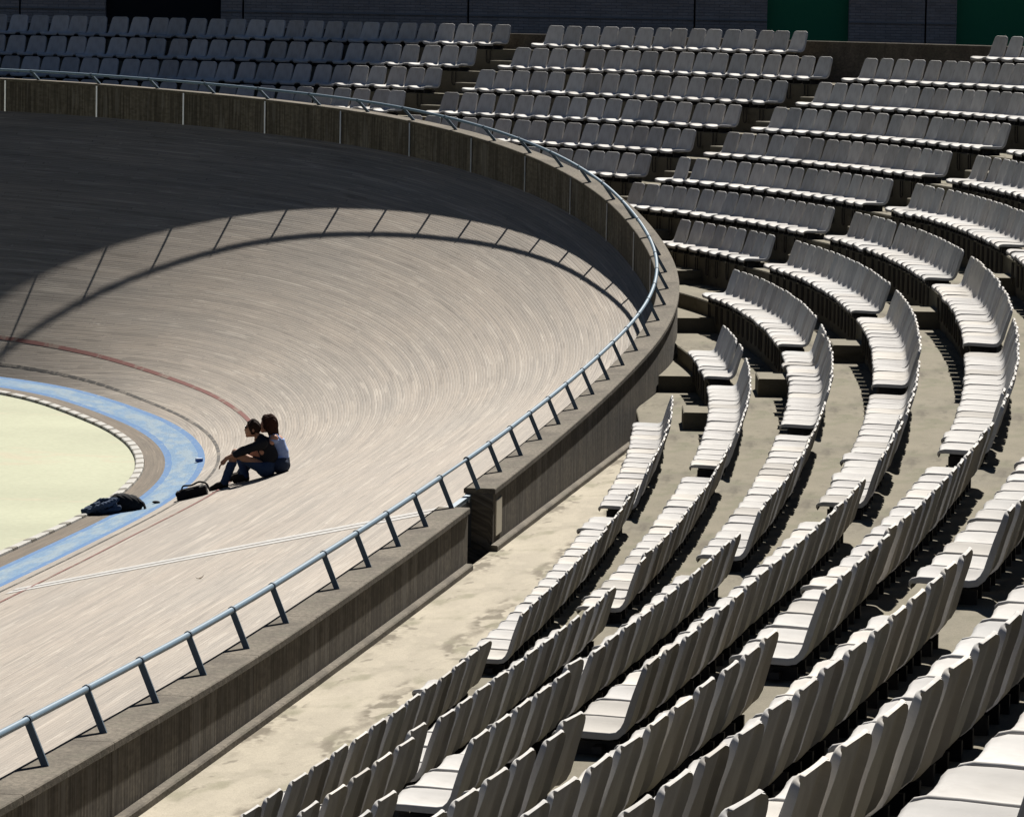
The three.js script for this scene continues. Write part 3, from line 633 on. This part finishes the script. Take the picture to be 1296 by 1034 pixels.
// a strand-like relief on hair
const strands = (f, k) => (x, y, z) => f(x, y, z) - 0.0035 * Math.sin(z * 150 + Math.sin(y * 40 + k) * 2 + x * 60) - 0.004 * Math.sin(y * 30 + x * 50 + k);
{
  const at = onTrack(25, 4.84);
  const { g, H } = person({
    pelvis: [0.0, 0.115, 0], spine: [-0.03, 0.29, 0], chest: [0.03, 0.43, 0], neck: [0.1, 0.535, 0], throat: [0.165, 0.6, 0], head: [0.21, 0.672, 0.01],
    shoulderL: [0.06, 0.478, 0.165], shoulderR: [0.07, 0.478, -0.16], elbowL: [0.33, 0.372, 0.2], wristL: [0.555, 0.262, 0.17], handL: [0.66, 0.14, 0.16],
    elbowR: [0.28, 0.33, -0.21], wristR: [0.44, 0.3, -0.2], handR: [0.52, 0.24, -0.18],
    hipL: [0.02, 0.115, 0.09], hipR: [0.02, 0.115, -0.09], kneeL: [0.43, 0.335, 0.13], ankleL: [0.585, -0.085, 0.11], toeL: [0.77, -0.175, 0.115],
    kneeR: [0.38, 0.24, -0.22], ankleR: [0.3, 0.0, 0.0], toeR: [0.44, -0.06, 0.06],
  }, {
    hip: 0.105, waist: 0.105, chest: 0.115, thigh: 0.08, sleeve: 0.42, topName: 'shirt', skin: skinMat,
    top: (x, y, z, j) => { const d = Math.hypot(x - j.throat[0], y - j.throat[1], z - j.throat[2]); return Math.max(0.075 - d, j.pelvis[1] - 0.07 - y); },
    topMat: cloth(0.014, 0.015, 0.019), jeans: cloth(0.022, 0.04, 0.085), shoe: cloth(0.02, 0.016, 0.013), hairMat: cloth(0.02, 0.011, 0.008),
    hair: (H) => strands((x, y, z) => Math.max(ell([H[0] + 0.012, H[1] + 0.018, H[2]], [0.107, 0.113, 0.095])(x, y, z), -((x - H[0] + 0.058) + 0.35 * (H[1] + 0.06 - y) * -1), H[1] - 0.075 - y, -(ell([H[0] - 0.09, H[1] - 0.04, H[2]], [0.085, 0.1, 0.1])(x, y, z))), 0),
  });
  const lens = []; for (const c of [-0.034, 0.034]) { const e = new THREE.SphereGeometry(0.027, 12, 8); e.scale(0.32, 0.8, 1); e.translate(H[0] - 0.096, H[1] + 0.014, H[2] + c); lens.push(plain(e)); }
  for (const c of [-0.081, 0.081]) { const a = boxBetween(new THREE.Vector3(H[0] - 0.085, H[1] + 0.02, H[2] + c * 0.86), new THREE.Vector3(H[0] + 0.02, H[1] + 0.015, H[2] + c), 0.006, 0.005); lens.push(plain(a)); }
  mesh('sunglasses', mergeGeometries(lens), std({ color: lin(0.008, 0.008, 0.01), roughness: 0.15 }), g);
  g.position.copy(at);
  tag(g, 'person in dark shirt, jeans and sunglasses sitting on the track, arm resting on raised knee', 'person');
}
{
  const at = onTrack(25, 4.66); at.z -= 0.14;
  const { g } = person({
    pelvis: [0.0, 0.115, 0], spine: [0.01, 0.29, 0], chest: [0.065, 0.43, 0], neck: [0.13, 0.545, 0], throat: [0.165, 0.6, 0], head: [0.2, 0.675, 0.0],
    shoulderL: [0.1, 0.485, 0.145], shoulderR: [0.12, 0.48, -0.135], elbowL: [0.25, 0.3, 0.19], wristL: [0.33, 0.42, 0.12], handL: [0.36, 0.49, 0.08],
    elbowR: [0.3, 0.31, -0.2], wristR: [0.46, 0.24, -0.16], handR: [0.55, 0.2, -0.14],
    hipL: [0.02, 0.115, 0.09], hipR: [0.02, 0.115, -0.09], kneeL: [0.38, 0.27, -0.06], ankleL: [0.56, -0.05, -0.08], toeL: [0.72, -0.12, -0.08],
    kneeR: [0.4, 0.28, -0.2], ankleR: [0.58, -0.05, -0.2], toeR: [0.73, -0.12, -0.2],
  }, {
    hip: 0.112, waist: 0.088, chest: 0.098, thigh: 0.082, sleeve: 0, topName: 'tank_top', skin: std({ color: lin(0.38, 0.2, 0.14), roughness: 0.6 }),
    top: (x, y, z, j) => Math.max(y - (j.chest[1] + 0.045) + (Math.abs(Math.abs(z) - 0.09) < 0.02 ? -0.07 : 0), j.pelvis[1] - 0.0 - y),
    topMat: cloth(0.25, 0.34, 0.58), jeans: cloth(0.022, 0.032, 0.06), shoe: cloth(0.03, 0.025, 0.02), hairMat: cloth(0.035, 0.014, 0.009),
    hairPts: [[0.02, 0.45, 0]],
    hair: (H) => strands((x, y, z) => { const c = smin([ell([H[0] + 0.018, H[1] + 0.022, H[2]], [0.118, 0.12, 0.105]), cap([H[0] + 0.05, H[1] + 0.0, H[2]], [H[0] + 0.115, H[1] - 0.16, H[2] + 0.02], 0.085, 0.055), cap([H[0] + 0.02, H[1] - 0.03, H[2] + 0.06], [H[0] + 0.06, H[1] - 0.17, H[2] + 0.08], 0.05, 0.03), cap([H[0] + 0.02, H[1] - 0.03, H[2] - 0.06], [H[0] + 0.06, H[1] - 0.16, H[2] - 0.08], 0.05, 0.03)], 0.04)(x, y, z); return Math.max(c, -(ell([H[0] - 0.1, H[1] - 0.035, H[2]], [0.09, 0.1, 0.085])(x, y, z))); }, 3),
  });
  g.position.copy(at);
  tag(g, 'person with shoulder length brown hair and pale blue top leaning on the other one\'s shoulder', 'person');
}
// black backpack with a denim jacket thrown half over it, at the infield edge
{
  const base = onTrack(23.8, 6.62);
  const wav = (x, y, z, k) => Math.sin(x * 31 + k) * Math.sin(y * 37 + z * 29 + 2 * k) + 0.5 * Math.sin(x * 67 - z * 53 + k) * Math.sin(y * 71 + k);
  const bp = group('backpack'); bp.position.copy(base).add(new THREE.Vector3(0.17, 0.0, -0.05)); bp.scale.setScalar(0.84);
  mesh('bag_body', sdfGeo([-0.34, -0.05, -0.26], [0.36, 0.42, 0.26], 64, (x, y, z) => Math.max(smin([ell([0, 0.13, 0], [0.25, 0.16, 0.17]), ell([0.1, 0.12, 0.02], [0.17, 0.15, 0.15]), ell([-0.1, 0.2, 0], [0.16, 0.11, 0.13])], 0.05)(x, y, z) - 0.008 * wav(x, y, z, 1), -y - 0.01)), cloth(0.01, 0.0105, 0.013), bp);
  for (const c of [0.05, -0.06]) mesh('strap', tube([[0.18, 0.2, c], [0.28, 0.16, c + 0.03], [0.34, 0.05, c + 0.08], [0.42, 0.02, c + 0.1]].map((p) => new THREE.Vector3(...p)), 0.016, 16, 6), cloth(0.01, 0.01, 0.012), bp);
  tag(bp, 'black backpack lying at the infield edge, half covered by a denim jacket', 'backpack');
  const jk = group('denim_jacket'); jk.position.copy(base).add(new THREE.Vector3(-0.14, 0.0, 0.12)); jk.scale.setScalar(0.84);
  const roll = [[[-0.3, 0.03, 0.06], [0.0, 0.13, 0.12]], [[-0.26, 0.05, -0.1], [0.06, 0.16, -0.02]], [[-0.12, 0.14, 0.14], [0.12, 0.2, -0.12]], [[-0.05, 0.17, -0.12], [0.22, 0.15, 0.1]], [[0.02, 0.22, 0.05], [0.25, 0.21, -0.1]], [[-0.2, 0.1, 0.02], [-0.02, 0.2, 0.0]], [[0.1, 0.06, 0.16], [0.28, 0.1, 0.08]]];
  mesh('cloth_heap', sdfGeo([-0.38, -0.05, -0.28], [0.4, 0.4, 0.28], 84, (x, y, z) => Math.max(smin([ell([-0.03, 0.05, 0], [0.27, 0.09, 0.19]), ...roll.map(([a, b], i) => cap(a, b, 0.045 - 0.003 * i, 0.03 + 0.003 * i))], 0.018)(x, y, z) - 0.005 * wav(x, y, z, 3), -y - 0.015)), std({ color: lin(0.03, 0.045, 0.078), roughness: 0.95 }), jk);
  mesh('sleeve', sdfGeo([-0.34, -0.04, -0.05], [0.3, 0.28, 0.32], 48, (x, y, z) => smin([cap([0.2, 0.2, 0.08], [0.02, 0.13, 0.17], 0.055, 0.05), cap([0.02, 0.13, 0.17], [-0.2, 0.045, 0.17], 0.05, 0.04)], 0.02)(x, y, z) - 0.01 * wav(x, y, z, 7)), std({ color: lin(0.045, 0.065, 0.105), roughness: 0.95 }), jk);
  tag(jk, 'crumpled blue denim jacket heaped against the black backpack', 'jacket');
  const sb = group('shoulder_bag'), sp = onTrack(24.35, 5.69); sb.position.copy(sp); sb.rotation.z = 0.25;
  mesh('bag_body', sdfGeo([-0.28, -0.05, -0.16], [0.28, 0.2, 0.16], 56, (x, y, z) => { const q = [Math.abs(x) - 0.19, Math.abs(y - 0.055) - 0.045, Math.abs(z) - 0.09]; return Math.hypot(Math.max(q[0], 0), Math.max(q[1], 0), Math.max(q[2], 0)) + Math.min(0, Math.max(...q)) - 0.025 - 0.006 * wav(x, y, z, 5); }), cloth(0.01, 0.01, 0.011), sb);
  mesh('flap', boxBetween(new THREE.Vector3(-0.16, 0.128, 0), new THREE.Vector3(0.12, 0.13, 0), 0.02, 0.17), cloth(0.014, 0.014, 0.015), sb);
  mesh('strap', tube([[-0.13, 0.13, 0], [-0.1, 0.18, 0.01], [0.02, 0.17, 0.03], [0.14, 0.19, 0.02], [0.23, 0.14, 0.03], [0.25, 0.05, 0.05]].map((p) => new THREE.Vector3(...p)), 0.013, 24, 6), cloth(0.012, 0.012, 0.013), sb);
  tag(sb, 'flat black shoulder bag with looped strap lying beside the blue band', 'bag');
  const pk = group('packet'), pp = onTrack(30.5, 6.3, 0.002); pk.position.copy(pp); pk.rotation.y = 0.5;
  const rb = new THREE.BoxGeometry(0.1, 0.055, 0.06); rb.translate(0, 0.028, 0); mesh('box', rb, std({ color: lin(0.03, 0.09, 0.3), roughness: 0.5 }), pk);
  const rl = new THREE.BoxGeometry(0.101, 0.018, 0.061); rl.translate(0, 0.048, 0); mesh('lid', rl, std({ color: lin(0.4, 0.45, 0.55), roughness: 0.5 }), pk);
  tag(pk, 'small blue packet standing alone on the outer edge of the blue band', 'packet');
  const ph = group('pouch'), hp = onTrack(24.5, 6.2, 0.002); ph.position.copy(hp); ph.rotation.y = -0.4;
  mesh('pouch_body', sdfGeo([-0.08, -0.02, -0.06], [0.08, 0.06, 0.06], 28, ell([0, 0.015, 0], [0.06, 0.02, 0.035])), cloth(0.015, 0.015, 0.016), ph);
  tag(ph, 'tiny black pouch lying on the blue band between jacket and bag', 'pouch');
  // a dead leaf blown onto the boards
  {
    const [s, d, r] = [12.3, 2.95, 0.4];
    const sh = new THREE.Shape(); sh.moveTo(-0.05, 0); sh.quadraticCurveTo(-0.01, 0.035, 0.055, 0.004); sh.quadraticCurveTo(0.0, -0.03, -0.05, 0);
    const lg = new THREE.ExtrudeGeometry(sh, { depth: 0.002, bevelEnabled: false, curveSegments: 5 }); lg.rotateX(-Math.PI / 2);
    const p = lg.attributes.position; for (let i = 0; i < p.count; i++) p.setY(i, p.getY(i) + 9 * p.getX(i) ** 2); lg.computeVertexNormals();
    const m = mesh('dead_leaf', lg, std({ color: lin(0.09, 0.055, 0.025), roughness: 0.9 }), scene);
    m.position.copy(onTrack(s, d, 0.006)); m.rotation.set(0, r, 0.2);
    tag(m, 'curled dead brown leaf lying on the bare boards below the white line', 'leaf');
  }
}
renderer.render(scene, camera);
